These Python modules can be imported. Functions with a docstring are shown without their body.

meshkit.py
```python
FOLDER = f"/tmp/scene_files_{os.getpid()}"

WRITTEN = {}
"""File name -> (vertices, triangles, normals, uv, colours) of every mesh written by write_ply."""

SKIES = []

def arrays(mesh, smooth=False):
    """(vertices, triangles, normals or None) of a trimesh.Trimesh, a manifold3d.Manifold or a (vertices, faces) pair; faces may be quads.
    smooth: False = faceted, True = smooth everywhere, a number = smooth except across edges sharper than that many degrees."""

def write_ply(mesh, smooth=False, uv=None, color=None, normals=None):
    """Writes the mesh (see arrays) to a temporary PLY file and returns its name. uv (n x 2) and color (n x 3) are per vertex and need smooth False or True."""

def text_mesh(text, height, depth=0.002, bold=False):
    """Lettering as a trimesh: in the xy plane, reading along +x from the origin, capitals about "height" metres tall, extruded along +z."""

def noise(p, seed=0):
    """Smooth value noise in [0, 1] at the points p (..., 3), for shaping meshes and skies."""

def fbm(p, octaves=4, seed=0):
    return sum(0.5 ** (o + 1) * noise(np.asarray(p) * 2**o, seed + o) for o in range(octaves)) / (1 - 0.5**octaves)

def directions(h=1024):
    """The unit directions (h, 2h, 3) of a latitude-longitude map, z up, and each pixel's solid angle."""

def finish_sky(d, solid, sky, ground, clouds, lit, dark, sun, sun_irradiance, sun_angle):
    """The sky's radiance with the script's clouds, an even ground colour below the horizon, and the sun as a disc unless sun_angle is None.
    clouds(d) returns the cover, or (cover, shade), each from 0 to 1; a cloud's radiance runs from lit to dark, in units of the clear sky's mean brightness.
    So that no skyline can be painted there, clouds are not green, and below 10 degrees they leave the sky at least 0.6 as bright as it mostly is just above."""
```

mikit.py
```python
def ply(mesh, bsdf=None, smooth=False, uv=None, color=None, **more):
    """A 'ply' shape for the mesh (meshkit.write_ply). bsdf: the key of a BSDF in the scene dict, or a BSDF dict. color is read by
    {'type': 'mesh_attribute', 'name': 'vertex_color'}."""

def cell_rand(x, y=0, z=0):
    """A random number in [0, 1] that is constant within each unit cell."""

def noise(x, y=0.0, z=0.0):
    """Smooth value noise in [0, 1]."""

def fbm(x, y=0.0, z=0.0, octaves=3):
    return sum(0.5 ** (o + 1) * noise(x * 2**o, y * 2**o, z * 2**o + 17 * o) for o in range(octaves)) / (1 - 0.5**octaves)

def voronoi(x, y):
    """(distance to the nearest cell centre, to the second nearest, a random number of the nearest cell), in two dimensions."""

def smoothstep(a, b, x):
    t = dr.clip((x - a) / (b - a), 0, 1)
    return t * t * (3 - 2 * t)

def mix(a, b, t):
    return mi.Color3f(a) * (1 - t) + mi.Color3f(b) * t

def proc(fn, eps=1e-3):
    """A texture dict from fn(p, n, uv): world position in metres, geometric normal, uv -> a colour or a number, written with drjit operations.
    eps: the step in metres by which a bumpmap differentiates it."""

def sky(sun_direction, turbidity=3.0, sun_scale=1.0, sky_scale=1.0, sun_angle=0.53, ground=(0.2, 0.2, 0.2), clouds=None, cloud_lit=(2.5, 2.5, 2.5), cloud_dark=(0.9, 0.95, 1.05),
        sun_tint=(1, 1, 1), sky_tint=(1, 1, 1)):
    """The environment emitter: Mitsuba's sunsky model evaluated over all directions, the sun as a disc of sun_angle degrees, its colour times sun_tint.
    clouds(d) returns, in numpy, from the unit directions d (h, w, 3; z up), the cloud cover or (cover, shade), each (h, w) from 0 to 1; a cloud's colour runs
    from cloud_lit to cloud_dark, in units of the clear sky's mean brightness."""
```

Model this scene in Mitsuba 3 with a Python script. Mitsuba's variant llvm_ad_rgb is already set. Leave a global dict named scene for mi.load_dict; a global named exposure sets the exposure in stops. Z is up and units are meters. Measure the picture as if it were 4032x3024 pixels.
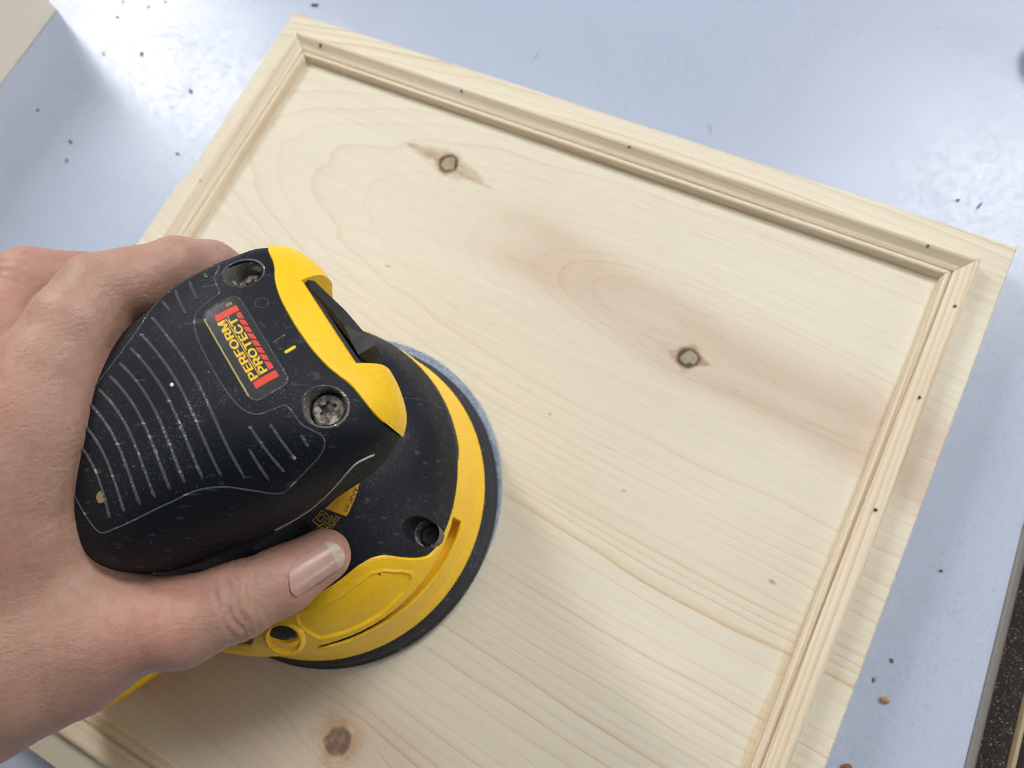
import math
import numpy as np
import trimesh
import drjit as dr
import mitsuba as mi
import mikit
import meshkit
from scipy.interpolate import PchipInterpolator
from scipy.spatial import cKDTree

scene, labels = {"type": "scene"}, {}
T4 = mi.ScalarTransform4f

# ---------------------------------------------------------------- camera, light, exposure
CAM = np.array([0.0, 0.0, 0.3015])                       # held about 30 cm above the panel
FWD, UP = np.array([-0.2628, 0.2152, -0.9405]), np.array([-0.3902, 0.8678, 0.3076])
scene["camera"] = {
    "type": "thinlens", "fov": 67.62, "fov_axis": "x", "near_clip": 0.01, "far_clip": 60.0,
    "aperture_radius": 0.0009, "focus_distance": 0.205,
    "to_world": T4().look_at(origin=CAM.tolist(), target=(CAM + FWD).tolist(), up=UP.tolist()),
    "film": {"type": "hdrfilm", "width": 1024, "height": 768},
    "sampler": {"type": "independent", "sample_count": 64},
}
exposure = -0.1


def lamp(key, centre, aim, size, power, colour, label):
    """A workshop luminaire: a white sheet-metal trough and the diffuser in it that gives off the light."""
    c, a = np.array(centre, float), np.array(aim, float)
    z = (c - a) / np.linalg.norm(c - a)
    M = T4().look_at(origin=c.tolist(), target=a.tolist(), up=[0.01, 1, 0.02])
    w, h = size
    trough = trimesh.creation.box([w + 0.06, h + 0.06, 0.07])
    trough.apply_translation([0, 0, -0.042])
    scene[key + "__housing"] = mikit.ply(trough, "lamp_metal", to_world=M)
    d = trimesh.Trimesh([[-w / 2, -h / 2, 0], [w / 2, -h / 2, 0], [w / 2, h / 2, 0], [-w / 2, h / 2, 0]], [[0, 1, 2], [0, 2, 3]])
    scene[key + "__diffuser"] = mikit.ply(d, "lamp_metal", to_world=M, emitter={"type": "area", "radiance": {"type": "rgb", "value": [power * x for x in colour]}})
    labels[key] = {"label": label, "category": "lamp"}


scene["lamp_metal"] = {"type": "diffuse", "reflectance": {"type": "rgb", "value": [0.75, 0.75, 0.75]}}
WHITE = (1.0, 0.985, 0.96)
lamp("ceiling_lamp", (-1.75, 0.85, 1.4), (-0.4, 0.25, 0), (0.8, 0.24), 46, WHITE, "long white hanging lamp over the far left side of the table")
lamp("ceiling_lamp_001", (0.42, 1.3, 1.4), (0.0, 0.2, 0), (0.8, 0.24), 38, WHITE, "long white hanging lamp over the far right side of the table")
lamp("ceiling_lamp_002", (-1.7, -1.4, 2.1), (-0.2, 0, 0), (1.2, 0.35), 7, WHITE, "long white ceiling lamp over the left, behind the person")
lamp("wall_lamp", (4.2, 0.55, 1.05), (0, 0.05, 0), (0.9, 0.16), 72, WHITE, "low wall lamp to the right of the table")
lamp("ceiling_lamp_003", (0.2, 0.4, 2.5), (0, 0, 0), (2.4, 1.2), 2.0, WHITE, "wide dim ceiling lamp right above the table")

# ---------------------------------------------------------------- small helpers
MM = 0.001
SO = np.array([-0.1195, -0.0042])                        # where the sander's shaft meets the panel, world metres
SX, SF = np.array([0.876, -0.482]), np.array([0.482, 0.876])   # its right and its front


def sw(p):
    """Sander millimetres (right, front, height above the table) to world metres."""
    p = np.atleast_2d(np.asarray(p, float))
    xy = SO + MM * (p[:, :1] * SX + p[:, 1:2] * SF)
    return np.c_[xy, p[:, 2] * MM]


def rgb(*v):
    return {"type": "rgb", "value": [float(x) for x in v]}


def add(key, mesh, bsdf, local=False, smooth=False, label=None, category=None, group=None, kind=None, **more):
    v, f = (np.array(mesh.vertices), np.array(mesh.faces)) if hasattr(mesh, "vertices") else mesh
    k, base = 1, key
    while key in scene:
        key = f"{base}_{k:03d}"
        k += 1
    if local:
        v = sw(v)
    scene[key] = mikit.ply((v, f), bsdf, smooth, **more)
    tag(key, label, category, group, kind)
    return key


def tag(key, label=None, category=None, group=None, kind=None):
    e = {k: v for k, v in (("label", label), ("category", category), ("group", group), ("kind", kind)) if v}
    if e:
        labels[key] = e


def grid(P, closed_u=False, closed_v=False, flip=False):
    """Quads over a (nu, nv, 3) array."""
    nu, nv = P.shape[:2]
    i, j = np.meshgrid(np.arange(nu if closed_u else nu - 1), np.arange(nv if closed_v else nv - 1), indexing="ij")
    i2, j2 = (i + 1) % nu, (j + 1) % nv
    q = np.stack([i * nv + j, i2 * nv + j, i2 * nv + j2, i * nv + j2], -1).reshape(-1, 4)
    if flip:
        q = q[:, ::-1]
    return P.reshape(-1, 3), np.vstack([q[:, [0, 1, 2]], q[:, [0, 2, 3]]])


def tube(pts, r, sides=8, squash=1.0):
    """A round bead along a polyline, with closed tapered ends."""
    p = np.asarray(pts, float)
    t = np.gradient(p, axis=0)
    t /= np.linalg.norm(t, axis=1, keepdims=True) + 1e-12
    a = np.cross(t, [0, 0, 1.0])
    a /= np.linalg.norm(a, axis=1, keepdims=True) + 1e-9
    b = np.cross(a, t)
    rr = np.broadcast_to(np.asarray(r, float), (len(p),)).copy()
    rr[0] *= 0.3
    rr[-1] *= 0.3
    g = np.arange(sides) * 2 * np.pi / sides
    P = p[:, None] + rr[:, None, None] * (np.cos(g)[None, :, None] * a[:, None] + squash * np.sin(g)[None, :, None] * b[:, None])
    v, f = grid(P, closed_v=True)
    n = len(p)
    caps = [[0, k, k + 1] for k in range(1, sides - 1)] + [[(n - 1) * sides, (n - 1) * sides + k + 1, (n - 1) * sides + k] for k in range(1, sides - 1)]
    return v, np.vstack([f, caps])


def resample(pts, step):
    p = np.asarray(pts, float)
    s = np.r_[0, np.cumsum(np.linalg.norm(np.diff(p, axis=0), axis=1))]
    n = max(4, int(s[-1] / step) + 1)
    u = np.linspace(0, s[-1], n)
    return np.stack([PchipInterpolator(s, p[:, k])(u) for k in range(p.shape[1])], -1)


def revolve(profile, n=180, th0=0.0, th1=2 * np.pi, close=True):
    """Profile of (r, z) mm turned about the sander's shaft; angle from the front towards the right."""
    th = np.linspace(th0, th1, n, endpoint=not close)
    pr = np.asarray(profile, float)
    P = np.stack([np.sin(th)[:, None] * pr[None, :, 0], np.cos(th)[:, None] * pr[None, :, 0], np.broadcast_to(pr[None, :, 1], (n, len(pr)))], -1)
    return grid(P, closed_u=close)


def merge(*ms):
    vs, fs, k = [], [], 0
    for v, f in ms:
        vs.append(np.asarray(v, float))
        fs.append(np.asarray(f, int) + k)
        k += len(v)
    return np.vstack(vs), np.vstack(fs)


def hull(pts):
    return trimesh.convex.convex_hull(np.asarray(pts, float))


def blob(c, r, seed, sub=2, rough=0.3):
    m = trimesh.creation.icosphere(subdivisions=sub, radius=1.0)
    k = 1 + rough * (meshkit.noise(m.vertices * 1.7 + seed * 3.1, int(seed)) - 0.5) * 2
    return m.vertices * k[:, None] * np.asarray(r) + np.asarray(c), m.faces


# ---------------------------------------------------------------- materials
def principled(key, color, rough=0.5, spec=0.5, bump=None, bump_scale=1.0, eps=2e-4, **more):
    b = {"type": "principled", "base_color": color if isinstance(color, dict) else rgb(*color), "roughness": rough, "specular": spec, **more}
    b = {"type": "twosided", "bsdf": b}
    if bump is not None:
        b = {"type": "bumpmap", "arbitrary": mikit.proc(bump, eps=eps), "scale": bump_scale, "bsdf": b}
    scene[key] = b


sm, mix, noise, fbm = mikit.smoothstep, mikit.mix, mikit.noise, mikit.fbm

KNOTS = [(-151.5, 144.4, 4.3), (-21.4, 102.9, 3.9), (-75.9, -78.9, 5.2)]


def panel_grain(p):
    """Knotty pine: a board sawn almost along the pith, so the rings make a long cathedral, bent round the three knots."""
    X, Y = p.x * 1000, p.y * 1000
    Yw = Y + 0.05 * X + 7 * (fbm(X / 170 + 3, Y / 60, 0.3, octaves=2) - 0.5) + 1.1 * (noise(X / 38, Y / 7, 2.0) - 0.5)
    bend = mi.Float(0)
    for kx, ky, kr in KNOTS:
        dx, dy = (X - kx) / 2.6, Y - ky
        bend = bend + dy * (1.9 * kr * kr) / (dx * dx + dy * dy + 0.9 * kr * kr)
    Yb = Yw - bend
    D = 0.26 * (X + 22)
    r = dr.sqrt(dr.square(Yb - 112) + D * D * dr.select(X < -22, 1.0, 0.35) + 0.5)
    f = r / 3.9 + 3.0 * noise(r / 34 + 1.7) + 1.7 * noise(r / 9 + 40.0) + 0.35 * (noise(X / 26, Yb / 5, 31.0) - 0.5)
    cell = dr.floor(f)
    t = f - cell
    strength = 0.2 + 0.8 * dr.power(mikit.cell_rand(cell, 7, 1), 2.5)
    late = strength * (0.75 * dr.power(t, 9.0) + 0.3 * dr.power(t, 2.5)) * (1 - sm(0.94, 1.0, t))
    south = sm(60, 10, Y) * sm(-110, 10, X + 0.0 * Y)
    late = late * (0.20 + 0.93 * south + 0.35 * noise(X / 60, Y / 25, 9.0) + 1.1 * sm(176, 184, Y))
    fine = noise(X / 34 + 9, Yb * 2.3, 5.0) - 0.5
    return X, Y, Yb, late, fine


def panel_colour(p, n, uv):
    X, Y, Yb, late, fine = panel_grain(p)
    base = mix((0.66, 0.608, 0.48), (0.715, 0.672, 0.56), fbm(X / 90, Y / 35, 1.0, octaves=2))
    # heartwood: pinkish tongues running along the grain
    e = noise(X / 70, Y / 18, 4.0) - 0.5
    pink = sm(21, 6, dr.abs(Yb - 109 + 0.07 * (X + 40) + 11 * e)) * sm(-150, -85, X + 20 * e)
    pink = dr.maximum(pink * (0.45 + 0.75 * noise(X / 45, Yb / 6, 8.0)), sm(30, 10, dr.abs(Yb + 92 + 0.0 * X + 20 * e)) * sm(-5, -60, X) * 0.75)
    base = base * mix((1, 1, 1), (0.87, 0.77, 0.755), dr.clip(pink, 0, 1))
    base = base * mix((1, 1, 1), (0.80, 0.63, 0.42), dr.clip(late * 1.5, 0, 1))
    base = base * (1 + 0.07 * fine + 0.03 * (noise(X / 5, Yb * 4.5, 2.0) - 0.5))
    # resin flecks
    fl = sm(0.80, 0.9, noise(X / 5.5, Yb / 1.6, 11.0)) * sm(0.45, 0.7, noise(X / 55, Y / 30, 3.0))
    base = base * mix((1, 1, 1), (0.90, 0.80, 0.60), fl * 0.2)
    for i, (kx, ky, kr) in enumerate(KNOTS):
        dx, dy = X - kx, Y - ky
        wob = 1.3 * (noise(X / 2.6, Y / 2.6, i + 2.0) - 0.5) + 0.4 * (noise(X / 0.8, Y / 0.8, i + 2.0) - 0.5)
        d = dr.sqrt(dx * dx + dy * dy * 1.05) + wob
        if i < 2:
            # brown spindle of stained wood drawn out along the grain
            L = (26.0, 9.5)[i]
            q = dx / L
            width = (kr + 3.2) * dr.power(dr.maximum(1 - dr.abs(q), 0), 1.1)
            off = dy + (0.13 if i == 0 else -0.05) * dx + 1.6 * (noise(X / 8, Y / 4, 6.0) - 0.5)
            edge = dr.abs(off) / dr.maximum(width, 0.02) + 0.5 * (noise(X / 3.0, Y / 0.9, 12.0) - 0.5)
            sp = sm(1.25, 0.15, edge) * sm(1.0, 0.7, dr.abs(q) + 0.3 * (noise(X / 4, Y / 1.2, 3.0) - 0.5))
            base = base * mix((1, 1, 1), (0.60, 0.47, 0.37), sp * (0.45 + 0.65 * noise(X / 7, Y / 1.4, 3.0)))
            base = base * mix((1, 1, 1), (0.55, 0.38, 0.22), sm(kr + 1.7, kr + 0.2, d) * 0.75)
            ringw = 0.30 + 0.95 * noise(dr.atan2(dy, dx) * 1.9, i + 5.0)
            ring = sm(ringw + 0.35, ringw * 0.3, dr.abs(d - kr + 0.5))
            core = sm(kr, kr - 1.0, d)
            base = dr.lerp(base, mix((0.30, 0.235, 0.155), (0.40, 0.33, 0.23), noise(X / 1.3, Y / 1.3, 4.0)), core)
            base = dr.lerp(base, mi.Color3f(0.05, 0.035, 0.03), ring * 0.92)
        else:
            ang = dr.atan2(dy, dx)
            halo = sm(13.0, 5.0, d + 3.5 * (noise(ang * 1.3 + 4, 2.0) - 0.5)) * (0.35 + 0.65 * noise(ang * 1.7, d / 3.0, 2.0))
            base = base * mix((1, 1, 1), (0.80, 0.58, 0.40), halo * 0.9)
            rings = sm(0.55, 1.0, dr.sin(d * 3.6 + 2 * noise(X / 4, Y / 4)) * 0.5 + 0.5) * sm(16, 6, d) * sm(kr - 0.5, kr + 1, d)
            base = base * (1 - 0.09 * rings)
            core = sm(kr + 0.4, kr - 1.2, d) * (0.62 + 0.45 * noise(X / 1.5, Y / 1.5, 8.0))
            base = dr.lerp(base, mi.Color3f(0.16, 0.105, 0.085), dr.clip(core, 0, 0.92))
    # small pin knots and dents
    for px, py, pr in ((-152, 90, 1.0), (-22.4, 45.0, 0.6), (37.0, 38.0, 1.1), (-128.0, -52.0, 1.6), (-124.0, -60.0, 1.2), (-60, 60, 0.6)):
        dd = dr.sqrt(dr.square((X - px) / 1.6) + dr.square(Y - py)) + 0.5 * (noise(X, Y) - 0.5)
        base = dr.lerp(base, mi.Color3f(0.36, 0.24, 0.12), sm(pr, pr * 0.3, dd) * 0.7)
    # dried glue squeezed out along the inner edge of the right moulding
    g = X - 49.3 + 1.6 * noise(Y / 11, 3.0) + 0.5 * noise(Y / 2.0, 6.0)
    glue = sm(-0.4, 0.4, g) * sm(51, 50, X) * sm(24, 14, Y + 14 * (noise(Y / 9, 1.0) - 0.5))
    base = base * mix((1, 1, 1), (0.80, 0.66, 0.40), glue * 0.5)
    return base


def panel_bump(p, n, uv):
    X, Y, Yb, late, fine = panel_grain(p)
    return 0.00010 * late + 0.00004 * fine


principled("panel_wood", mikit.proc(panel_colour), 0.58, 0.35, bump=panel_bump)


def strip_wood(across, seed, bold):
    """Pine moulding, grain along the strip (across = True when the strip runs along y)."""
    def colour(p, n, uv):
        a, b = (p.y * 1000, p.x * 1000) if across else (p.x * 1000, p.y * 1000)
        w = b + 1.3 * (noise(a / 55 + seed, b / 6) - 0.5) + 0.018 * a + p.z * 350
        f = w / 1.9 + 1.4 * noise(w / 7, seed * 1.0)
        c = dr.floor(f)
        t = f - c
        late = (0.25 + 0.75 * mikit.cell_rand(c, seed, 4)) * dr.power(t, 1.8) * (1 - sm(0.9, 1.0, t))
        base = mix((0.68, 0.60, 0.46), (0.74, 0.67, 0.545), fbm(a / 40, b / 9, seed * 1.0, octaves=2))
        base = base * mix((1, 1, 1), (0.74, 0.55, 0.36), dr.clip(late * bold, 0, 1.15))
        return base * (1 + 0.06 * (noise(a / 14, b * 3.0, p.z * 3000) - 0.5))
    return mikit.proc(colour)


for i, (acr, bold) in enumerate(((False, 0.6), (False, 0.5), (True, 0.5), (True, 1.5))):
    principled(f"strip_wood_{i}", strip_wood(acr, i + 2, bold), 0.5, 0.4)


def table_colour(p, n, uv):
    X, Y = p.x * 1000, p.y * 1000
    c = mix((0.39, 0.450, 0.578), (0.42, 0.483, 0.61), fbm(X / 60, Y / 60, 1.0, octaves=3))
    sp = sm(0.6, 0.9, noise(X / 0.9, Y / 0.9, 3.0)) * sm(0.42, 0.75, noise(X / 35, Y / 35, 8.0))
    c = c * (1 - 0.07 * sp)
    st = sm(0.5, 0.9, fbm(X / 30 + 5, Y / 30, 2.0, octaves=3)) * 0.5
    c = c * mix((1, 1, 1), (0.94, 0.95, 0.93), st)
    for px, py, a, ax, ay in ((-56.5, 213.5, 0.6, 1.1, 3.0), (-9.0, 187.0, -0.15, 8.0, 1.3), (-149.0, 223.0, 1.4, 4.5, 0.8)):
        dx, dy = X - px, Y - py
        u, v = dx * math.cos(a) + dy * math.sin(a), -dx * math.sin(a) + dy * math.cos(a)
        d = dr.sqrt(dr.square(u / ax) + dr.square(v / ay)) + 0.9 * (noise(X / 1.1, Y / 1.1, 5.0) - 0.5)
        c = c * mix((1, 1, 1), (0.86, 0.80, 0.58), sm(1.1, 0.6, d) * 0.8)
    return c


def table_bump(p, n, uv):
    X, Y = p.x * 1000, p.y * 1000
    return 0.00003 * noise(X / 0.6, Y / 0.6, 1.0) + 0.000016 * noise(X / 1.5, Y / 1.5, 2.0)


def table_rough(p, n, uv):
    return 0.24 + 0.10 * fbm(p.x * 30, p.y * 30, 3.0) + 0.07 * sm(0.3, 0.8, fbm(p.x * 600, p.y * 600, 1.0, octaves=3))


principled("table_laminate", mikit.proc(table_colour), mikit.proc(table_rough), 0.35, bump=table_bump, bump_scale=1.0)


def rubber(base, dust, amount, scale=1.0):
    """Black plastic with fine pale sanding dust lodged in its grain."""
    def colour(p, n, uv):
        x, y, z = p.x * 1000 * scale, p.y * 1000 * scale, p.z * 1000 * scale
        a = noise(x * 3.6, y * 3.6, z * 3.6)
        b = noise(x * 6.1 + 9, y * 6.1, z * 6.1)
        patch = fbm(x / 11, y / 11, z / 11, octaves=2)
        s = sm(0.70, 0.92, a * 0.6 + b * 0.4 + 0.35 * (patch - 0.5)) * amount
        scuff = sm(0.80, 0.9, noise(x / 7 + y / 3, y / 0.9 - x / 1.6, z / 2)) * 0.26 * amount
        return mix(base, dust, dr.clip(s + scuff + 0.02 * amount * patch, 0, 1))
    return mikit.proc(colour)


def grain_bump(k, h):
    def f(p, n, uv):
        return h * noise(p.x * k, p.y * k, p.z * k)
    return f


principled("black_rubber", rubber((0.0058, 0.0085, 0.0145), (0.20, 0.21, 0.22), 0.5), 0.6, 0.25, bump=grain_bump(2600, 0.00006))
principled("black_plastic", rubber((0.0075, 0.0105, 0.0165), (0.19, 0.195, 0.20), 0.85), 0.5, 0.3, bump=grain_bump(1800, 0.00004))
principled("skirt_rubber", rubber((0.026, 0.030, 0.038), (0.24, 0.25, 0.28), 0.9, 0.55), 0.66, 0.3)
principled("switch_plastic", rubber((0.012, 0.013, 0.015), (0.25, 0.22, 0.16), 0.16), 0.5, 0.4)
principled("dusty_line", rubber((0.06, 0.065, 0.072), (0.50, 0.51, 0.52), 1.8), 0.8, 0.2)
principled("dust_pale", (0.46, 0.45, 0.42), 0.9, 0.1)


def yellow(p, n, uv):
    x, y, z = p.x * 1000, p.y * 1000, p.z * 1000
    c = mi.Color3f(0.92, 0.565, 0.018) * (0.95 + 0.1 * fbm(x / 9, y / 9, z / 9))
    d = sm(0.70, 0.84, fbm(x / 3.1 + 4, y / 3.1, z / 3.1, octaves=3)) * sm(0.5, 0.72, noise(x / 13, y / 13, z / 13 + 5))
    c = dr.lerp(c, mi.Color3f(0.42, 0.30, 0.13), 0.4 * d)
    return dr.lerp(c, mi.Color3f(0.72, 0.56, 0.24), 0.35 * sm(0.74, 0.86, noise(x / 0.8, y / 0.8, z / 0.8)) * sm(0.45, 0.7, noise(x / 16 + 7, y / 16, z / 16)))


principled("yellow_plastic", mikit.proc(yellow), 0.42, 0.45, bump=grain_bump(1500, 0.00003))


def pad_colour(p, n, uv):
    x, y, z = p.x * 1000, p.y * 1000, p.z * 1000
    return mix((0.16, 0.20, 0.28), (0.37, 0.42, 0.50), noise(x * 1.3, y * 1.3, z * 1.3))


principled("pad_fibre", mikit.proc(pad_colour), 0.9, 0.1)
principled("print_yellow", (0.78, 0.50, 0.025), 0.5, 0.4)
principled("print_red", (0.68, 0.055, 0.030), 0.5, 0.4)
principled("label_black", rubber((0.012, 0.0125, 0.017), (0.12, 0.12, 0.13), 0.14), 0.42, 0.45)
principled("print_ochre", (0.55, 0.33, 0.02), 0.5, 0.4)
principled("label_yellow", (0.80, 0.43, 0.012), 0.4, 0.45)


def screw_colour(p, n, uv):
    x, y, z = p.x * 1000, p.y * 1000, p.z * 1000
    return mix((0.07, 0.06, 0.05), (0.48, 0.44, 0.38), sm(0.35, 0.75, fbm(x / 1.2, y / 1.2, z / 1.2, octaves=3)))


principled("screw_metal", mikit.proc(screw_colour), 0.45, 0.5)
principled("bore_dust", rubber((0.12, 0.115, 0.11), (0.66, 0.64, 0.60), 2.2, 0.45), 0.8, 0.2)
principled("dark_hole", (0.06, 0.042, 0.028), 0.8, 0.2)
principled("brass_nail", (0.10, 0.075, 0.05), 0.6, 0.4)


def skin_colour(p, n, uv):
    x, y, z = p.x * 1000, p.y * 1000, p.z * 1000
    a = fbm(x / 16, y / 16, z / 16, octaves=3)
    c = mix((0.40, 0.243, 0.180), (0.442, 0.266, 0.207), sm(0.3, 0.7, a))
    q = sm(0.45, 0.75, fbm(x / 26 + 8, y / 26, z / 26, octaves=2))
    c = c * mix((1, 1, 1), (1.05, 0.93, 0.95), q)
    fr = sm(0.3, 0.9, fbm(x / 2.2, y / 2.2, z / 2.2, octaves=3))
    c = c * mix((1.03, 1.03, 1.03), (0.95, 0.90, 0.88), fr)
    return c * (0.965 + 0.07 * noise(x * 1.9, y * 1.9, z * 1.9))


def skin_bump(p, n, uv):
    x, y, z = p.x * 1000, p.y * 1000, p.z * 1000
    u, v = 0.66 * x + 0.75 * y, -0.75 * x + 0.66 * y
    wr = noise(u * 0.55 + 2 * noise(x / 5, y / 5, z / 5), v * 1.5, z * 0.8)
    f1, f2, w_ = mikit.voronoi(u / 1.15 + 0.5 * noise(x / 2, y / 2), v / 0.75)
    return 0.00010 * wr + 0.00005 * sm(0.0, 0.28, f2 - f1) + 0.00005 * noise(x * 2.4, y * 2.4, z * 2.4)


principled("skin", mikit.proc(skin_colour), 0.48, 0.40, bump=skin_bump, sheen=0.15)
principled("nail", (0.47, 0.295, 0.255), 0.34, 0.45)
principled("nail_tip", (0.52, 0.43, 0.335), 0.4, 0.4)

# ---------------------------------------------------------------- the table (setting) and what lies at its edge
def edge_x(y):                                            # the table's right edge runs a little out of square with the panel
    return 0.1191 - 0.0706 * (y - 0.0)


prof = [(0, -0.022), (0, -0.0016), (-0.0005, -0.0006), (-0.0016, 0)]
ys = np.array([-0.75, 1.1])
tv, tf = grid(np.array([[[-1.4, y, 0.0], [edge_x(y) - 0.0022, y, 0.0]] for y in ys]), flip=True)
add("table_top", (tv, tf), "table_laminate", label="white laminate worktop under the wooden panel, speckled with sawdust", category="table")
scene["table_edge_grey"] = {"type": "twosided", "bsdf": {"type": "principled", "base_color": rgb(0.17, 0.16, 0.15), "roughness": 0.45, "specular": 0.5}}
pr = np.array([(-0.0022, 0.0004), (-0.0010, 0.0006), (0.0004, 0.0001), (0.0014, -0.0010), (0.0016, -0.002), (0.0018, -0.024)])
P = np.array([[[edge_x(y) + a, y, z] for a, z in pr] for y in ys])
add("table_top__edge_band", grid(P, flip=True), "table_edge_grey", label="grey rounded edge band of the table")


def dark_dusty(p, n, uv):
    x, y = p.x * 1000, p.y * 1000
    s = sm(0.78, 0.92, noise(x * 2.6, y * 2.6, 2.0)) * 0.5
    return mix((0.026, 0.020, 0.018), (0.40, 0.36, 0.33), dr.clip(s * (0.35 + noise(x / 9, y / 9)), 0, 1))


principled("dark_dusty", mikit.proc(dark_dusty), 0.75, 0.25)
principled("tan_rail", (0.36, 0.29, 0.17), 0.5, 0.4)
P = np.array([[[edge_x(y) + a, y, z] for a, z in ((0.0020, -0.009), (0.0135, -0.009), (0.0135, -0.03))] for y in ys])
add("dark_ledge", grid(P, flip=True), "dark_dusty", label="dark brown ledge sprinkled with sawdust along the table's right edge", category="ledge")
pr = np.array([(0.0137, -0.012), (0.0137, -0.0082), (0.0142, -0.0066), (0.0154, -0.0066), (0.0158, -0.0082), (0.0158, -0.014)])
P = np.array([[[edge_x(y) + a, y, z] for a, z in pr] for y in ys])
add("dark_ledge__rail", grid(P, flip=True), "tan_rail", label="narrow tan rail on the dark ledge")
P = np.array([[[edge_x(y) + a, y, -0.016] for a in (0.0160, 0.9)] for y in ys])
add("dark_ledge__lower_shelf", grid(P, flip=True), "dark_dusty")

# ---------------------------------------------------------------- the knotty panel with its mitred moulding
PX0, PX1, PY0, PY1, PZ = -0.2666, 0.0725, -0.1374, 0.1930, 0.018
tag("cabinet_door", "pale knotty pine panel with a mitred moulding frame, lying under the sander", "cabinet door")
rng = np.random.default_rng(5)


def rim(a, b, n, notch=None):
    """A sawn edge: nearly straight, a few tenths of a millimetre of wander."""
    t = np.linspace(0, 1, n, endpoint=False)[:, None]
    p = np.asarray(a) + t * (np.asarray(b) - np.asarray(a))
    d = np.asarray(b, float) - np.asarray(a, float)
    nrm = np.array([-d[1], d[0]]) / np.hypot(*d)
    w = 0.00012 * (meshkit.noise(np.c_[t[:, 0] * 12, t[:, 0] * 0, np.full(n, a[0] * 7 + a[1])]) - 0.5)
    w[0] = 0
    return p + nrm * w[:, None]


NOTCH = 0.0905
left_a = rim((PX0, PY1), (PX0 + 0.0010, NOTCH), 30)
left_b = rim((PX0 - 0.0010, NOTCH - 0.001), (PX0 - 0.0016, PY0), 60)
loop = np.vstack([left_a, left_b, rim((PX0 - 0.0016, PY0), (PX1, PY0), 90), rim((PX1, PY0), (PX1, PY1), 90), rim((PX1, PY1), (PX0, PY1), 90)])
from shapely.geometry import Polygon, Point
poly = Polygon(loop).buffer(0)
inner = poly.buffer(-0.0005)
board = trimesh.creation.extrude_polygon(inner, 0.0004, engine="earcut")
board.apply_translation([0, 0, PZ - 0.0004])
ring = np.array(poly.exterior.coords)[:-1]
ring2 = np.array([inner.exterior.interpolate(inner.exterior.project(Point(q))).coords[0] for q in ring])
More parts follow.
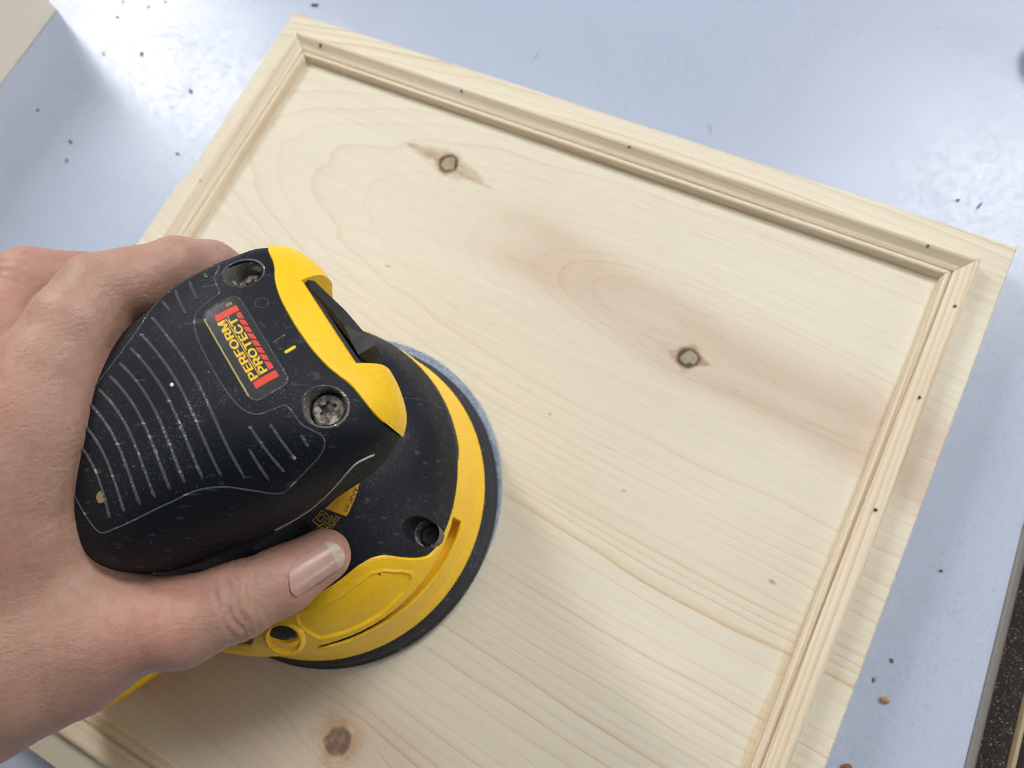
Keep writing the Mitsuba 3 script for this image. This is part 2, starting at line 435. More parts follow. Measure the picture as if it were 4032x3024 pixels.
P = np.stack([np.c_[ring, np.full(len(ring), 0.0003)], np.c_[ring, np.full(len(ring), PZ - 0.0006)], np.c_[ring2, np.full(len(ring), PZ)]], 1)
side = grid(P, closed_u=True)
add("cabinet_door__board", merge((board.vertices, board.faces), side), "panel_wood")

# moulding profile: (distance in from the outer edge, height) in mm - outer bead, hollow, quirk, inner bead
MP = np.array([(0.0, 0.0), (0.0, 4.6), (0.25, 5.8), (0.8, 6.5), (1.5, 6.7), (2.3, 6.4), (3.1, 5.7), (4.0, 4.9), (5.0, 4.2), (6.0, 3.8), (6.6, 3.5),
               (6.8, 2.6), (7.0, 2.4), (7.2, 3.1), (7.6, 3.7), (8.2, 4.0), (8.8, 3.9), (9.3, 3.5), (9.6, 2.9), (9.75, 2.0), (9.8, 0.0)]) * MM * [1.05, 1.0]
MX0, MX1, MY0, MY1 = -0.2535, 0.0612, -0.1250, 0.1795
sides = [((MX0, MY1), (MX1, MY1), (0, -1), "strip_wood_0"), ((MX0, MY0), (MX1, MY0), (0, 1), "strip_wood_1"),
         ((MX0, MY0), (MX0, MY1), (1, 0), "strip_wood_2"), ((MX1, MY0), (MX1, MY1), (-1, 0), "strip_wood_3")]
for i, (a, b, inn, mat) in enumerate(sides):
    a, b, inn = np.array(a), np.array(b), np.array(inn, float)
    u = (b - a) / np.hypot(*(b - a))
    n = 120
    rows = []
    for t in np.linspace(0, 1, n):
        pts = []
        for d, h in MP:
            k_ = d + 0.00016
            s = a + u * k_ + t * ((b - u * k_) - (a + u * k_))
            wob = 0.00012 * (meshkit.noise(np.array([[t * 14, d * 90, i * 3.0]]))[0] - 0.5)
            q = s + inn * (d + wob)
            pts.append([q[0], q[1], PZ + h + (wob * 0.5 if h > 0 else 0)])
        rows.append(pts)
    m = grid(np.array(rows), flip=i in (0, 2))
    v, f = m
    k = len(MP)
    ends = [[0, j, j + 1] for j in range(1, k - 1)] + [[(n - 1) * k, (n - 1) * k + j + 1, (n - 1) * k + j] for j in range(1, k - 1)]
    add("cabinet_door__moulding_strip", (v, np.vstack([f, ends])), mat,
        label=("top moulding strip", "bottom moulding strip, beside the wrist", "left moulding strip, running behind the fingers", "right moulding strip with bold brown streaks")[i])


def nail(x, y, h, r=0.00075):
    a = np.arange(10) * 2 * np.pi / 10
    k = r * (1 + 0.25 * np.sin(a * 3 + x * 900))
    top = np.c_[x + k * np.cos(a), y + k * np.sin(a), np.full(10, PZ + h + 0.00006)]
    bot = np.c_[x + k * np.cos(a), y + k * np.sin(a), np.full(10, PZ + h - 0.0012)]
    f = [[0, j, j + 1] for j in range(1, 9)] + [[j, 10 + j, (j + 1) % 10] for j in range(10)] + [[(j + 1) % 10, 10 + j, 10 + (j + 1) % 10] for j in range(10)]
    add("cabinet_door__nail_hole", (np.vstack([top, bot]), f), "dark_hole")


for x, y, h in ((-0.2373, 0.1760, 0.0066), (-0.2518, 0.1554, 0.0066), (-0.1604, 0.1767, 0.0066), (-0.0793, 0.1768, 0.0066), (0.0422, 0.1770, 0.0066),
                (0.0583, 0.1573, 0.0065), (0.0581, 0.1189, 0.0065), (0.0578, 0.0747, 0.0065), (-0.2516, 0.0910, 0.0066)):
    nail(x, y, h, 0.0005)

# ---------------------------------------------------------------- the other board, top left, and odds and ends on the table
c = np.array([-0.4187, 0.1600])                            # its near right corner; it stands on edge and runs up out of the picture
q = [c, c + np.array([0.0006, -0.24]), c + np.array([-0.10, -0.24]), c + np.array([-0.10, 0.0])]
offcut = trimesh.creation.extrude_polygon(Polygon(q).buffer(-0.0005).buffer(0.0005), 0.075, engine="earcut")
offcut.apply_translation([0, 0, 0.0004])


def offcut_colour(p, n, uv):
    X, Y = p.x * 1000, p.y * 1000
    c = mix((0.82, 0.745, 0.61), (0.86, 0.79, 0.66), fbm(X / 12, Y / 70, p.z * 60, octaves=3))
    return c * (1 + 0.07 * (noise(X * 1.1, Y / 14, p.z * 900) - 0.5))


principled("offcut_wood", mikit.proc(offcut_colour), 0.6, 0.3)
add("wooden_board", offcut, "offcut_wood", label="thick plain pale board standing on the table in the upper left corner", category="board")

# a grey clamp foot that just shows at the right
foot = merge(revolve([(0, 0.1), (13, 0.1), (14, 1), (14.2, 7), (13, 9), (11.5, 10), (11, 12.5), (9.5, 14), (0, 14.5)], 60))
v = foot[0] * MM + np.array([0.0675, 0.2990, 0.0])
principled("grey_metal", (0.10, 0.105, 0.11), 0.45, 0.5)
add("clamp_foot", (v, foot[1]), "grey_metal", smooth=40, label="grey rounded metal clamp foot at the right margin of the table", category="clamp")

# crumbs, chips and fibres
principled("chip_dark", (0.13, 0.125, 0.13), 0.8, 0.2)
principled("chip_grey", (0.20, 0.21, 0.25), 0.8, 0.2)
principled("chip_tan", (0.42, 0.27, 0.13), 0.8, 0.2)
principled("chip_brown", (0.22, 0.12, 0.06), 0.8, 0.2)
principled("fibre_blue", (0.03, 0.16, 0.42), 0.7, 0.2)


def crumb(key, x, y, r, mat, seed, label, category, z=0.0, group=None):
    r = np.array(r) * MM
    m = blob((0, 0, 0), r, seed, 2, 0.35)
    a = seed * 1.7
    v = m[0] @ np.array([[math.cos(a), math.sin(a), 0], [-math.sin(a), math.cos(a), 0], [0, 0, 1]])
    v = v + np.array([x, y, z - v[:, 2].min()])
    add(key, (v, m[1]), mat, label=label, category=category, group=group)


crumb("wood_chip", -0.2741, 0.2126, (2.1, 0.7, 0.5), "chip_dark", 0.22, "dark elongated chip above the panel's upper left corner", "chip")
crumb("glue_crumb", 0.0868, 0.0198, (1.5, 1.0, 0.9), "chip_tan", 2.0, "tan crumb on the table beside the panel's right edge", "crumb")
crumb("glue_crumb_001", 0.0826, -0.0062, (1.7, 1.0, 0.8), "chip_brown", 4.0, "brown crumb at the bottom margin beside the panel's right edge", "crumb")
crumb("plastic_fibre", 0.0584, 0.2176, (1.7, 0.35, 0.3), "fibre_blue", 0.75, "tiny bright blue fibre on the table at the far right", "fibre")
for x, y, s, m, lb in ((-0.3503, 0.1521, 1.2, "chip_dark", "dark oblong speck in the lamp glare right of the standing board"),
                       (-0.3719, 0.1444, 0.9, "chip_tan", "faint tan speck in the standing board's shadow"),
                       (-0.3551, 0.0918, 1.1, "chip_dark", "dark round speck, upper of the pair on the table above the knuckles"),
                       (-0.3500, 0.0818, 0.9, "chip_grey", "grey speck, lower of the pair on the table above the knuckles"),
                       (-0.2942, 0.1077, 0.9, "chip_grey", "small grey speck just left of the panel's left edge"),
                       (-0.3095, 0.1420, 1.3, "chip_grey", "grey flat speck in the middle of the glare left of the panel"),
                       (-0.3860, 0.1010, 0.9, "chip_dark", "dark speck at the left margin below the standing board"),
                       (0.0500, 0.2170, 0.7, "chip_grey", "grey speck right beside the blue fibre"),
                       (0.0849, 0.0332, 0.8, "chip_brown", "brown speck just above the tan crumb right of the panel"),
                       (0.0817, 0.0245, 0.8, "chip_grey", "grey speck between the panel's right edge and the tan crumb"),
                       (0.0900, 0.0700, 0.6, "chip_brown", "tiny brown speck in the panel's shadow on the right")):
    crumb("speck", x, y, (s, s * 0.65, 0.5), m, abs(x * 90) + 3.0, lb, "speck")
for k, (x, y, s) in enumerate(((-0.376, 0.187, 0.9), (-0.369, 0.189, 1.2), (-0.362, 0.193, 1.0), (-0.366, 0.180, 0.8), (-0.372, 0.196, 0.7), (-0.358, 0.186, 0.7), (-0.383, 0.178, 0.8), (-0.380, 0.168, 0.9))):
    crumb("sawdust_flake", x, y, (s, s * 0.7, 0.35), "chip_grey", k * 2.0 + 5, "flat grey flake in the small cluster off the standing board's corner", "flake", group="cluster of grey flakes at the board's corner")

# fine dust: a thin scatter of small grains over table and ledge
rng = np.random.default_rng(11)
grains = []
for k in range(900):
    x, y = rng.uniform(-0.45, 0.115), rng.uniform(-0.2, 0.33)
    if PX0 - 0.004 < x < PX1 + 0.004 and PY0 - 0.004 < y < PY1 + 0.004 or x < -0.372 or x > edge_x(y) - 0.003:
        continue
    if rng.random() > 0.15 + 0.85 * (meshkit.noise(np.array([[x * 14, y * 14, 1.0]]))[0] > 0.5):
        continue
    s = rng.uniform(0.08, 0.26) * MM
    o = trimesh.creation.icosahedron()
    grains.append((o.vertices * s * rng.uniform(0.6, 1.4, 3) + [x, y, s * 0.6], o.faces))
add("sawdust", merge(*grains), "chip_grey", label="fine grey sawdust scattered over the white table", category="sawdust", kind="stuff")
grains = []
for k in range(170):
    y = rng.uniform(-0.05, 0.12)
    x = edge_x(y) + rng.uniform(0.003, 0.0132)
    s = rng.uniform(0.05, 0.15) * MM
    o = trimesh.creation.icosahedron()
    grains.append((o.vertices * s + [x, y, -0.009 + s * 0.7], o.faces))
add("ledge_sawdust", merge(*grains), "dust_pale", label="pale sawdust grains sprinkled on the dark ledge", category="sawdust", kind="stuff")

# ---------------------------------------------------------------- the sander (millimetres: right, front, height above the table)
tag("orbital_sander", "yellow and black palm sander held by the hand, its round pad on the panel", "sander")
S = "orbital_sander__"
B = 18.3                                                   # underside of the abrasive disc

# abrasive disc and foam pad (a little off the shaft: an orbital pad)
disc = revolve([(0, B), (62.2, B), (62.6, B + 0.4), (62.6, B + 1.3), (62.0, B + 1.7), (0, B + 1.7)], 240)
v = disc[0] + [-2.0, 2.5, 0]
a = np.arctan2(v[:, 0], v[:, 1])
rr = np.hypot(v[:, 0], v[:, 1])
v[:, :2] *= (1 + np.where(rr > 50, 0.0035, 0) * (meshkit.noise(np.c_[np.cos(a) * 14, np.sin(a) * 14, a * 0]) - 0.5))[:, None]
add(S + "abrasive_disc", (v, disc[1]), "pad_fibre", local=True, label="blue-grey fuzzy abrasive disc")
pad = revolve([(0, B + 1.9), (60.2, B + 1.9), (60.6, B + 2.4), (60.2, B + 3.5), (57, B + 5.5), (40, B + 6)], 180)
add(S + "pad", (pad[0] + [-1.8, 1.8, 0], pad[1]), "pad_fibre", local=True, smooth=35)
skirt = revolve([(54, 20.8), (61.4, 20.4), (62.1, 20.7), (62.4, 21.5), (62.2, 22.4), (61.5, 22.8), (61.2, 23.4), (61.4, 24.6), (61.2, 26.0), (60.6, 27.4), (59.2, 29.6), (58.0, 31.0), (55, 31.6)], 240)
v = skirt[0].copy()
a = np.arctan2(v[:, 0], v[:, 1])
v[:, 2] += 0.25 * (meshkit.noise(np.c_[np.cos(a) * 6, np.sin(a) * 6, a * 0]) - 0.5)
add(S + "dust_skirt", (v, skirt[1]), "skirt_rubber", local=True, smooth=40, label="dark rubber dust skirt round the pad")

# lower shroud: a yellow wall that rises as a wave on the right-hand side, with a slot and an embossed field
DZ = np.array([18, 30, 33, 40, 48, 56, 60, 64, 70, 76, 81, 85.5, 90, 96, 104.0])
DR = np.array([57.2, 57.2, 57, 56.8, 56.3, 55.8, 55.5, 54, 51, 46, 40, 33, 27, 24.5, 24.0])
dome_r = PchipInterpolator(DZ, DR)
WAVE = np.array([(-180, 61), (-150, 61.5), (-134, 64), (-127, 74), (-122, 78), (-110, 79), (-94, 78.8), (-83, 78.8), (-76, 78), (-71.5, 76), (-68.5, 71.5), (-66, 66.5), (-63.5, 63.2), (-56, 61.2), (-45, 60.6), (0, 60),
                 (45, 60.6), (56, 61.2), (63.5, 63.2), (66, 66.5), (68.5, 71.5), (71.5, 76), (76, 78), (83, 78.8), (94, 78.8), (110, 79), (122, 78), (127, 74), (134, 64), (150, 61.5), (180, 61)], float)
wave = PchipInterpolator(WAVE[:, 0], WAVE[:, 1])


def slot_edges(t):
    lo = np.interp(t, [50, 55, 69, 78.5, 88, 98, 108], [51.0, 50.4, 51.5, 52.8, 55.4, 58.6, 61.0])
    hi = np.interp(t, [50, 55, 65, 73, 83, 93, 103, 111], [60.2, 59.6, 59.0, 58.8, 59.6, 60.8, 62.0, 62.6])
    return lo, hi


EMB = np.array([(73.6, 64.8), (72.0, 66.2), (72.9, 69.5), (76.0, 73.8), (79.5, 75.6), (87.5, 76.0), (97.0, 76.0), (104.3, 76.2), (110.6, 76.4), (111.2, 73.5), (108.2, 66.5)], float)
emb_poly = Polygon(np.vstack([EMB, [(100, 64.5), (88, 63.0), (78, 63.4)]]))
nth, nz = 900, 190
TH = np.linspace(-180, 180, nth, endpoint=False)
rows = []
import shapely
n1, n2 = 46, 130
for t in TH:
    zt = float(wave(t))
    lo, hi = slot_edges(t)
    e = 0.0
    if 49.5 < t < 112:
        e = float(np.clip((t - 49.5) / 0.8, 0, 1) * np.clip((112 - t) / 5, 0, 1))
    z1, z2 = np.linspace(30, lo, n1), np.linspace(hi, max(zt, hi + 0.3), n2)
    r1, r2 = dome_r(z1) + 0.75, dome_r(z2) + 0.75
    r1 = r1 + 1.3 * np.clip((38 - z1) / 4, 0, 1) * np.clip((z1 - 30) / 1.0, 0.3, 1) + 0.5 * e * np.clip((z1 - lo + 4) / 3, 0, 1)
    if 71 < t < 112:
        d0 = shapely.distance(emb_poly.exterior, shapely.points(np.full(n2, t), z2))
        dd = np.where(shapely.contains(emb_poly, shapely.points(np.full(n2, t), z2)), d0, -d0) * 0.9
        r2 = r2 - 0.45 * np.clip(dd / 0.6 + 0.2, 0, 1) * np.clip((z2 - hi - 0.6) / 0.8, 0, 1) + 0.35 * np.exp(-((dd + 0.35) / 0.4) ** 2) * np.clip((z2 - hi - 0.6) / 0.8, 0, 1)
    if 105 < abs(t) < 132:
        q_ = np.hypot((abs(t) - 118.5) * 0.82, (z2 - 71.2) * 1.25)
        r2 = r2 - 3.2 * np.clip((4.6 - q_) / 1.1, 0, 1)
    r2 = r2 - 1.0 * np.clip((z2 - (zt - 1.0)) / 1.0, 0, 1) ** 3
    rl, rh = r1[-1], r2[0]
    cav = [(rl - 0.25 * e, lo + 0.12 * e), (rl - 0.8 * e, lo), (rl - 1.0 * e, lo - 4.5 * e), (rl - 5.2 * e, lo - 4.5 * e), (rh - 5.2 * e, hi), (rh - 0.3 * e, hi)]
    r = np.r_[r1[0] - 3.0, r1, [c_[0] for c_ in cav], r2, dome_r(zt) - 1.6]
    z = np.r_[30.4, z1, [c_[1] for c_ in cav], z2, zt - 0.2]
    a = math.radians(t)
    rows.append(np.c_[np.sin(a) * r, np.cos(a) * r, z])
SH = np.array(rows)
add(S + "shroud", grid(SH, closed_u=True, flip=False), "yellow_plastic", local=True, smooth=32, label="yellow lower shroud with a curved slot and an embossed field")
# the dust outlet at the back of the shroud
hf = resample(np.array([(54, -10), (51.3, -22), (47.2, -31.5), (39.3, -44.5), (33.2, -52), (27, -58.5), (21, -64), (14, -68), (0, -70)], float), 1.2)
loop_o = np.vstack([hf, (hf * [-1, 1])[::-1][1:]])
cen = np.array([0.0, -20.0])
P = np.array([np.c_[loop_o + (cen - loop_o) / np.linalg.norm(cen - loop_o, axis=1, keepdims=True) * ins, np.full(len(loop_o), zz)]
              for zz, ins in ((31, 3.0), (31.2, 0.6), (32, 0), (45, 0), (48, 0.5), (50.5, 1.8), (52, 4), (52.6, 8), (52.8, 20), (52.8, 28))])
add(S + "shroud__dust_outlet", grid(P, closed_v=False, flip=True), "yellow_plastic", local=True, smooth=40)
can = trimesh.creation.box([41, 66, 30]).subdivide_to_size(2.5)
v = can.vertices
k = np.maximum(np.abs(v / [20.5, 33, 15]), 1e-9) ** 5
v = v / (k.sum(1) ** (1 / 5.0))[:, None]
add(S + "dust_canister", (v + [0.3, -83.5, 43], can.faces), "yellow_plastic", local=True, smooth=30, label="yellow dust canister at the back, mostly under the wrist")
for z0 in (36, 50):
    add(S + "dust_canister__rib", tube([(20.6, y, z0) for y in np.linspace(-100, -66, 12)], 0.7), "yellow_plastic", local=True)

# black motor housing: the dome between shroud and grip, with screw wells
hp = np.linspace(57, 104, 90)
nh = 540
a = np.linspace(0, 2 * np.pi, nh, endpoint=False)
P = np.stack([np.sin(a)[:, None] * dome_r(hp)[None], np.cos(a)[:, None] * dome_r(hp)[None], np.broadcast_to(hp, (nh, len(hp)))], -1)
housing = grid(P, closed_u=True)
WELLS = [np.array([43.0, 27.2, 69.8]), np.array([-43.0, 27.2, 69.8])]
import manifold3d as m3


def solid(v, f):
    return m3.Manifold(m3.Mesh(vert_properties=np.asarray(v, np.float32), tri_verts=np.asarray(f, np.uint32)))


prof_h = np.vstack([[(0, 57)], np.c_[dome_r(hp), hp], [(0, 104)]])
cs = m3.CrossSection([prof_h.tolist()[::1]])
body = m3.Manifold.revolve(cs, 220)
tilt = -6.0
for w in WELLS:
    n_ = w / np.linalg.norm(w - [0, 0, 40])
    cyl = m3.Manifold.cylinder(20, 4.15, 4.15, 40).translate([0, 0, -11])
    cyl = cyl.rotate([0, tilt, math.degrees(math.atan2(w[1], w[0]))]).translate(w.tolist())
    body = body - cyl
mesh = body.to_mesh()
add(S + "motor_housing", (mesh.vert_properties[:, :3], mesh.tri_verts), "black_plastic", local=True, smooth=25, label="scuffed black motor housing below the grip")
for w in WELLS:
    R = trimesh.transformations.euler_matrix(0, math.radians(tilt), math.atan2(w[1], w[0]), "sxyz")[:3, :3]
    vl, fl_ = revolve([(4.13, -10.5), (4.13, -4.5), (4.0, -5.0), (3.98, -10.5)], 40)
    add(S + "motor_housing__screw_well", (vl @ R.T + w, fl_), "bore_dust", local=True, smooth=30)
    head_p = [(0, -6.6), (1.0, -6.6), (1.2, -6.0), (2.6, -5.8), (3.0, -6.4), (3.0, -7.6), (4.1, -7.6)]
    v, f = revolve(head_p, 40)
    add(S + "motor_housing__screw", ((v - [0, 0, 1.6]) @ R.T + w, f), "black_plastic", local=True, smooth=30)
# parting line across the dome in front
zz = np.linspace(60.5, 84, 30)
az = np.radians(np.interp(zz, [60, 85], [12.5, 4]))
add(S + "motor_housing__seam", tube(np.c_[np.sin(az) * (dome_r(zz) + 0.02), np.cos(az) * (dome_r(zz) + 0.02), zz], 0.16), "dusty_line", local=True)
# a screw well in the yellow shroud, half under the thumb
v, f = revolve([(0, -2.4), (2.2, -2.4), (2.4, -1.9), (3.2, -1.7), (3.6, -2.4)], 30)
w = np.array([45.9, -24.6, 71.4])
R = trimesh.transformations.euler_matrix(0, math.radians(38), math.atan2(w[1], w[0]), "sxyz")[:3, :3]
v2, f2 = revolve([(4.6, -1.2), (4.9, 0.1), (5.3, 0.5), (5.9, 0.3), (6.6, -0.6)], 50)
add(S + "shroud__screw_boss", (v2 @ R.T + w, f2), "yellow_plastic", local=True, smooth=40)
add(S + "shroud__screw", (v @ R.T * 0.8 + w + R @ [-0.6, 1.2, -0.6], f), "screw_metal", local=True, smooth=30)

# ---- the palm grip: an egg-shaped cap, domed on top and undercut below
OUT = np.array([(0, 49), (12, 49.2), (22, 48.5), (28.5, 46), (32.5, 41.5), (34, 35), (34, 28), (33, 20), (31.5, 10), (29.5, 0), (27, -10), (25, -20), (21.8, -30), (16, -38), (8, -43), (0, -44.5)], float)
LEFT = np.array([(0, 49), (12, 49.2), (22, 48.5), (28.5, 46), (32.5, 41.5), (34.4, 35), (36.2, 28), (37.8, 20), (38, 10), (36.8, 0), (33.8, -10), (29.6, -20), (22.8, -30), (15.6, -38), (7, -43), (0, -44.5)], float)
HC = np.array([0.0, 4.0])
_a = np.vstack([OUT, LEFT[-2:0:-1] * [-1, 1]]) - HC
_t, _r = np.arctan2(_a[:, 0], _a[:, 1]), np.hypot(_a[:, 0], _a[:, 1])
_o = np.argsort(_t)
_t, _r = _t[_o], _r[_o]
RHO = PchipInterpolator(np.r_[_t[-3:] - 2 * np.pi, _t, _t[:3] + 2 * np.pi], np.r_[_r[-3:], _r, _r[:3]])
ZR = PchipInterpolator([-60, -44, -25, -10, 10, 25, 38, 46, 60], [128, 130.5, 136.5, 141, 143, 142, 138.8, 135, 128])
ZEQ0 = 114.0


def zeq(th):
    return ZEQ0 + 9.0 * np.clip(np.cos(th), 0, 1) ** 3


def head_top(x, y):
    """Height of the grip's domed top over a point of its plan."""
    x, y = np.asarray(x, float), np.asarray(y, float)
    th = np.arctan2(x - HC[0], y - HC[1])
    s = np.hypot(x - HC[0], y - HC[1]) / RHO(th)
    p = 2.55 + 1.35 * np.clip(np.cos(th), 0, 1) ** 1.5
    return zeq(th) + (ZR(y) - zeq(th)) * (1 - np.clip(s, 0, 1) ** p) ** (1 / p)


def drape(xy, lift=0.0):
    xy = np.asarray(xy, float)
    return np.c_[xy, head_top(xy[:, 0], xy[:, 1]) + lift]


LOW = np.array([(114, 1.0), (111, 1.0), (108, 0.99), (105, 0.965), (101, 0.89), (97, 0.79), (92, 0.69), (86, 0.63), (78, 0.62)])


def head_grid(off, nt=420):
    th = np.linspace(-np.pi, np.pi, nt, endpoint=False)
    ss = np.r_[np.linspace(0.02, 0.9, 46), 1 - np.linspace(0.1 ** 0.5, 0, 40)[1:] ** 2]
    rows = []
    for t in th:
        rho = float(RHO(t)) + off
        d = np.array([math.sin(t), math.cos(t)])
        xy = HC + d * (ss * rho)[:, None]
        thp = 2.55 + 1.35 * max(math.cos(t), 0) ** 1.5
        ze = float(zeq(t))
        z = ze + (ZR(xy[:, 1]) + off - ze) * (1 - ss ** thp) ** (1 / thp)
        fr = max(math.cos(t), 0) ** 2
        rear = min(1.0, max(0.0, 0.25 - math.cos(t))) ** 0.7
        lo = np.array([[*(HC + d * (rho * (k + (0.97 - k) * 0.85 * rear * (k < 0.97) - 0.16 * fr * min(1, (114 - zz) / 12 + 0.1)))), zz + (ze - 114) * max(0, (zz - 96) / 18)] for zz, k in LOW[1:]])
        rows.append(np.vstack([np.c_[xy, z], lo]))
    return np.array(rows)


def head_solid(off):
    G = head_grid(off)
    nt, ns = G.shape[:2]
    v, f = grid(G, closed_u=True)
    top, bot = len(v), len(v) + 1
    v = np.vstack([v, [*HC, float(ZR(HC[1])) + off], [*HC, LOW[-1, 0]]])
    k = np.arange(nt)
    k2 = (k + 1) % nt
    f = np.vstack([f, np.c_[np.full(nt, top), k2 * ns, k * ns], np.c_[np.full(nt, bot), k * ns + ns - 1, k2 * ns + ns - 1]])
    tm = trimesh.Trimesh(v, f, process=False)
    if tm.volume < 0:
        f = f[:, ::-1]
    return solid(v, f)


cap, cap_out = head_solid(0.0), head_solid(0.75)
BY = np.array([(-60, 47), (-36, 44.2), (-30.6, 42.2), (-27.9, 41.7), (-22, 41.4), (-19.2, 40.9), (-16.9, 40.1), (-13.3, 39.1), (-6.4, 38.2), (0, 38.0),
               (6.4, 38.2), (13.3, 39.1), (16.9, 40.1), (19.2, 40.9), (22, 41.4), (27.9, 41.7), (30.6, 42.2), (36, 44.2), (60, 47)], float)
bx = np.linspace(-60, 60, 240)
byc = PchipInterpolator(BY[:, 0], BY[:, 1])(bx)


def front_prism(shift, z0, z1):
    pts = np.vstack([np.c_[bx, byc + shift], [(60, 80), (-60, 80)]])
    return m3.Manifold.extrude(m3.CrossSection([pts[::1].tolist()]), z1 - z0).translate([0, 0, z0])


nosep = front_prism(0.0, 115.5, 160)
body = cap - front_prism(-0.35, 115.2, 160)
nose = cap_out ^ nosep
# the recess in the nose that the switch sits in
rec = m3.Manifold.hull_points([(x, y, z) for x, y, z in ((-13.5, 44.4, 141), (15.5, 44.4, 141), (-12, 44.6, 110), (14, 44.6, 110), (-19, 60, 141), (21, 60, 141), (-18, 60, 110), (20, 60, 110))])
nose = nose - rec
# screw wells through the grip
SCREWS = [np.array([-21.2, 33.4, 137.2]), np.array([22.0, 33.4, 137.2])]
for w in SCREWS:
    sgn = 1 if w[0] > 0 else -1
    c = m3.Manifold.cylinder(26, 4.75, 4.75, 48).translate([0, 0, -10.0]).rotate([-6, 10 * sgn, 0]).translate(w.tolist())
    flare = m3.Manifold.cylinder(5, 4.7, 5.0, 48).translate([0, 0, -2.4]).rotate([-6, 10 * sgn, 0]).translate(w.tolist())
    body = body - c - flare
    nose = nose - c
mesh = body.to_mesh()
add(S + "palm_grip", (mesh.vert_properties[:, :3], mesh.tri_verts), "black_rubber", local=True, smooth=28, label="black rubber palm grip with raised ribs")
# soften the nose's rim
nv = nose.to_mesh()
add(S + "switch_surround", (nv.vert_properties[:, :3], nv.tri_verts), "yellow_plastic", local=True, smooth=38, label="yellow surround of the switch on the front of the grip")
lip = resample(drape(np.c_[bx, byc + 0.1], 0.15)[(np.abs(bx) < 30.5)], 0.8)
add(S + "switch_surround__lip", tube(lip, 0.55, 10), "yellow_plastic", local=True, smooth=60)
edge = resample(drape(np.c_[bx, byc - 0.22], 0.02)[(np.abs(bx) < 30)], 0.6)
add(S + "switch_surround__edge_film", tube(edge, 0.24 * (0.6 + 0.8 * meshkit.noise(edge * 0.35)), 8), "edge_film", local=True, smooth=60, label="beige dusty film along the yellow surround's edge")
principled("edge_film", (0.34, 0.27, 0.15), 0.7, 0.3)
for w in SCREWS:
    sgn = 1 if w[0] > 0 else -1
    R = trimesh.transformations.euler_matrix(math.radians(-6), math.radians(10 * sgn), 0, "sxyz")[:3, :3]
    v, f = revolve([(4.8, -9.9), (4.8, -1.0), (5.0, 1.2), (5.25, 1.75), (4.9, 1.35), (4.62, -1.2), (4.55, -9.9)], 56)
    zt = v[:, 2] > 0.5
    vv = v @ R.T + w
    vv[:, 2] = np.where(zt, np.minimum(vv[:, 2], head_top(vv[:, 0], vv[:, 1]) + 0.12), vv[:, 2])
    add(S + "palm_grip__screw_bush", (vv, f), "bore_dust", local=True, smooth=40)
    star = []
    for k in range(120):
        g = k * 2 * np.pi / 120
        star.append((1.75 + 0.34 * np.tanh(3 * np.cos(6 * g)), g))
    outer = np.array([[3.6 * math.sin(g), 3.6 * math.cos(g), -4.0] for r, g in star])
    rim2 = np.array([[3.2 * math.sin(g), 3.2 * math.cos(g), -3.3] for r, g in star])
    inn = np.array([[r * math.sin(g), r * math.cos(g), -3.2] for r, g in star])
    dn = np.array([[r * math.sin(g), r * math.cos(g), -5.6] for r, g in star])
    ctr = np.array([[0.02 * math.sin(g), 0.02 * math.cos(g), -5.6] for r, g in star])
    low = np.array([[3.6 * math.sin(g), 3.6 * math.cos(g), -8.0] for r, g in star])
    flat = np.array([[4.1 * math.sin(g), 4.1 * math.cos(g), -8.0] for r, g in star])
    v, f = grid(np.stack([flat, low, outer, rim2, inn, dn, ctr], 1) * [1.12, 1.12, 1.0] + [0, 0, -1.4], closed_u=True)
    add(S + "palm_grip__screw", (v @ R.T + w, f), "screw_metal", local=True, smooth=30, label=("left, half-buried screw" if sgn < 0 else "right screw clogged with dust") + " in the top of the grip")

# ribs, the raised outline round them and round the label
ENDS = [(2.0, 25.1, 25.4, 27.9), (3, 20.9, 19.8, 28.3), (4, 16.8, 17.5, 28.6), (5, 12.6, None, 28.0), (6, 8.7, None, 24.8), (7, 4.6, None, 21.9), (8, 0.8, None, 20.0), (9, -3.3, None, 18.3),
        (10, -7.2, None, 17.3), (11, -11.4, None, 16.5), (12, -15.6, None, 15.3), (13, -20.4, None, 13.7), (14, -25.0, None, 11.8)]
for k, ye, x0, xe in ENDS:
    for sgn in ((1, -1) if x0 else (1,)):
        x = np.linspace(x0 if x0 else -xe, xe, 60)
        y = ye + 3.4 * (1 - (x / xe) ** 2) if not x0 else ye + 0.4 * (1 - (x - x0) / (xe - x0))
        keep = np.ones(60, bool)
        if k == 5:
            keep = np.abs(x) > 20.5
            for q in (1, -1):
                kk = keep & (x * q > 0)
                add(S + "palm_grip__rib", tube(drape(np.c_[x, y][kk], 0.02), 0.40, 8, 0.9), "dusty_line", local=True, smooth=50)
            continue
        w = 0.40 * (0.85 + 0.3 * meshkit.noise(np.c_[x * 0.8, np.full(60, k * 3.0), np.zeros(60)]))
        add(S + "palm_grip__rib", tube(drape(np.c_[x * sgn, y], 0.02), w, 8, 0.9), "dusty_line", local=True, smooth=50)
HALF = [(0.0, 16.6), (5.3, 16.7), (10.5, 17.2), (13.6, 18.0), (16.4, 20.2), (17.4, 24.0), (17.9, 26.4), (20.4, 26.9), (23.3, 27.0), (26.0, 28.3), (27.8, 29.2), (29.1, 28.6), (30.1, 26.6), (30.5, 24.5),
        (30.6, 18), (30.4, 12.9), (29.9, 11.5), (27.1, 7.7), (23.4, 3.1), (20.6, -3.0), (18.9, -10.1), (16.7, -18.7), (14.1, -26.0), (12.4, -29.6), (11.4, -30.5), (8, -31.2), (0, -31.6)]
half = resample(np.array(HALF, float), 0.7)
full = np.vstack([half, (half * [-1, 1])[::-1][1:]])
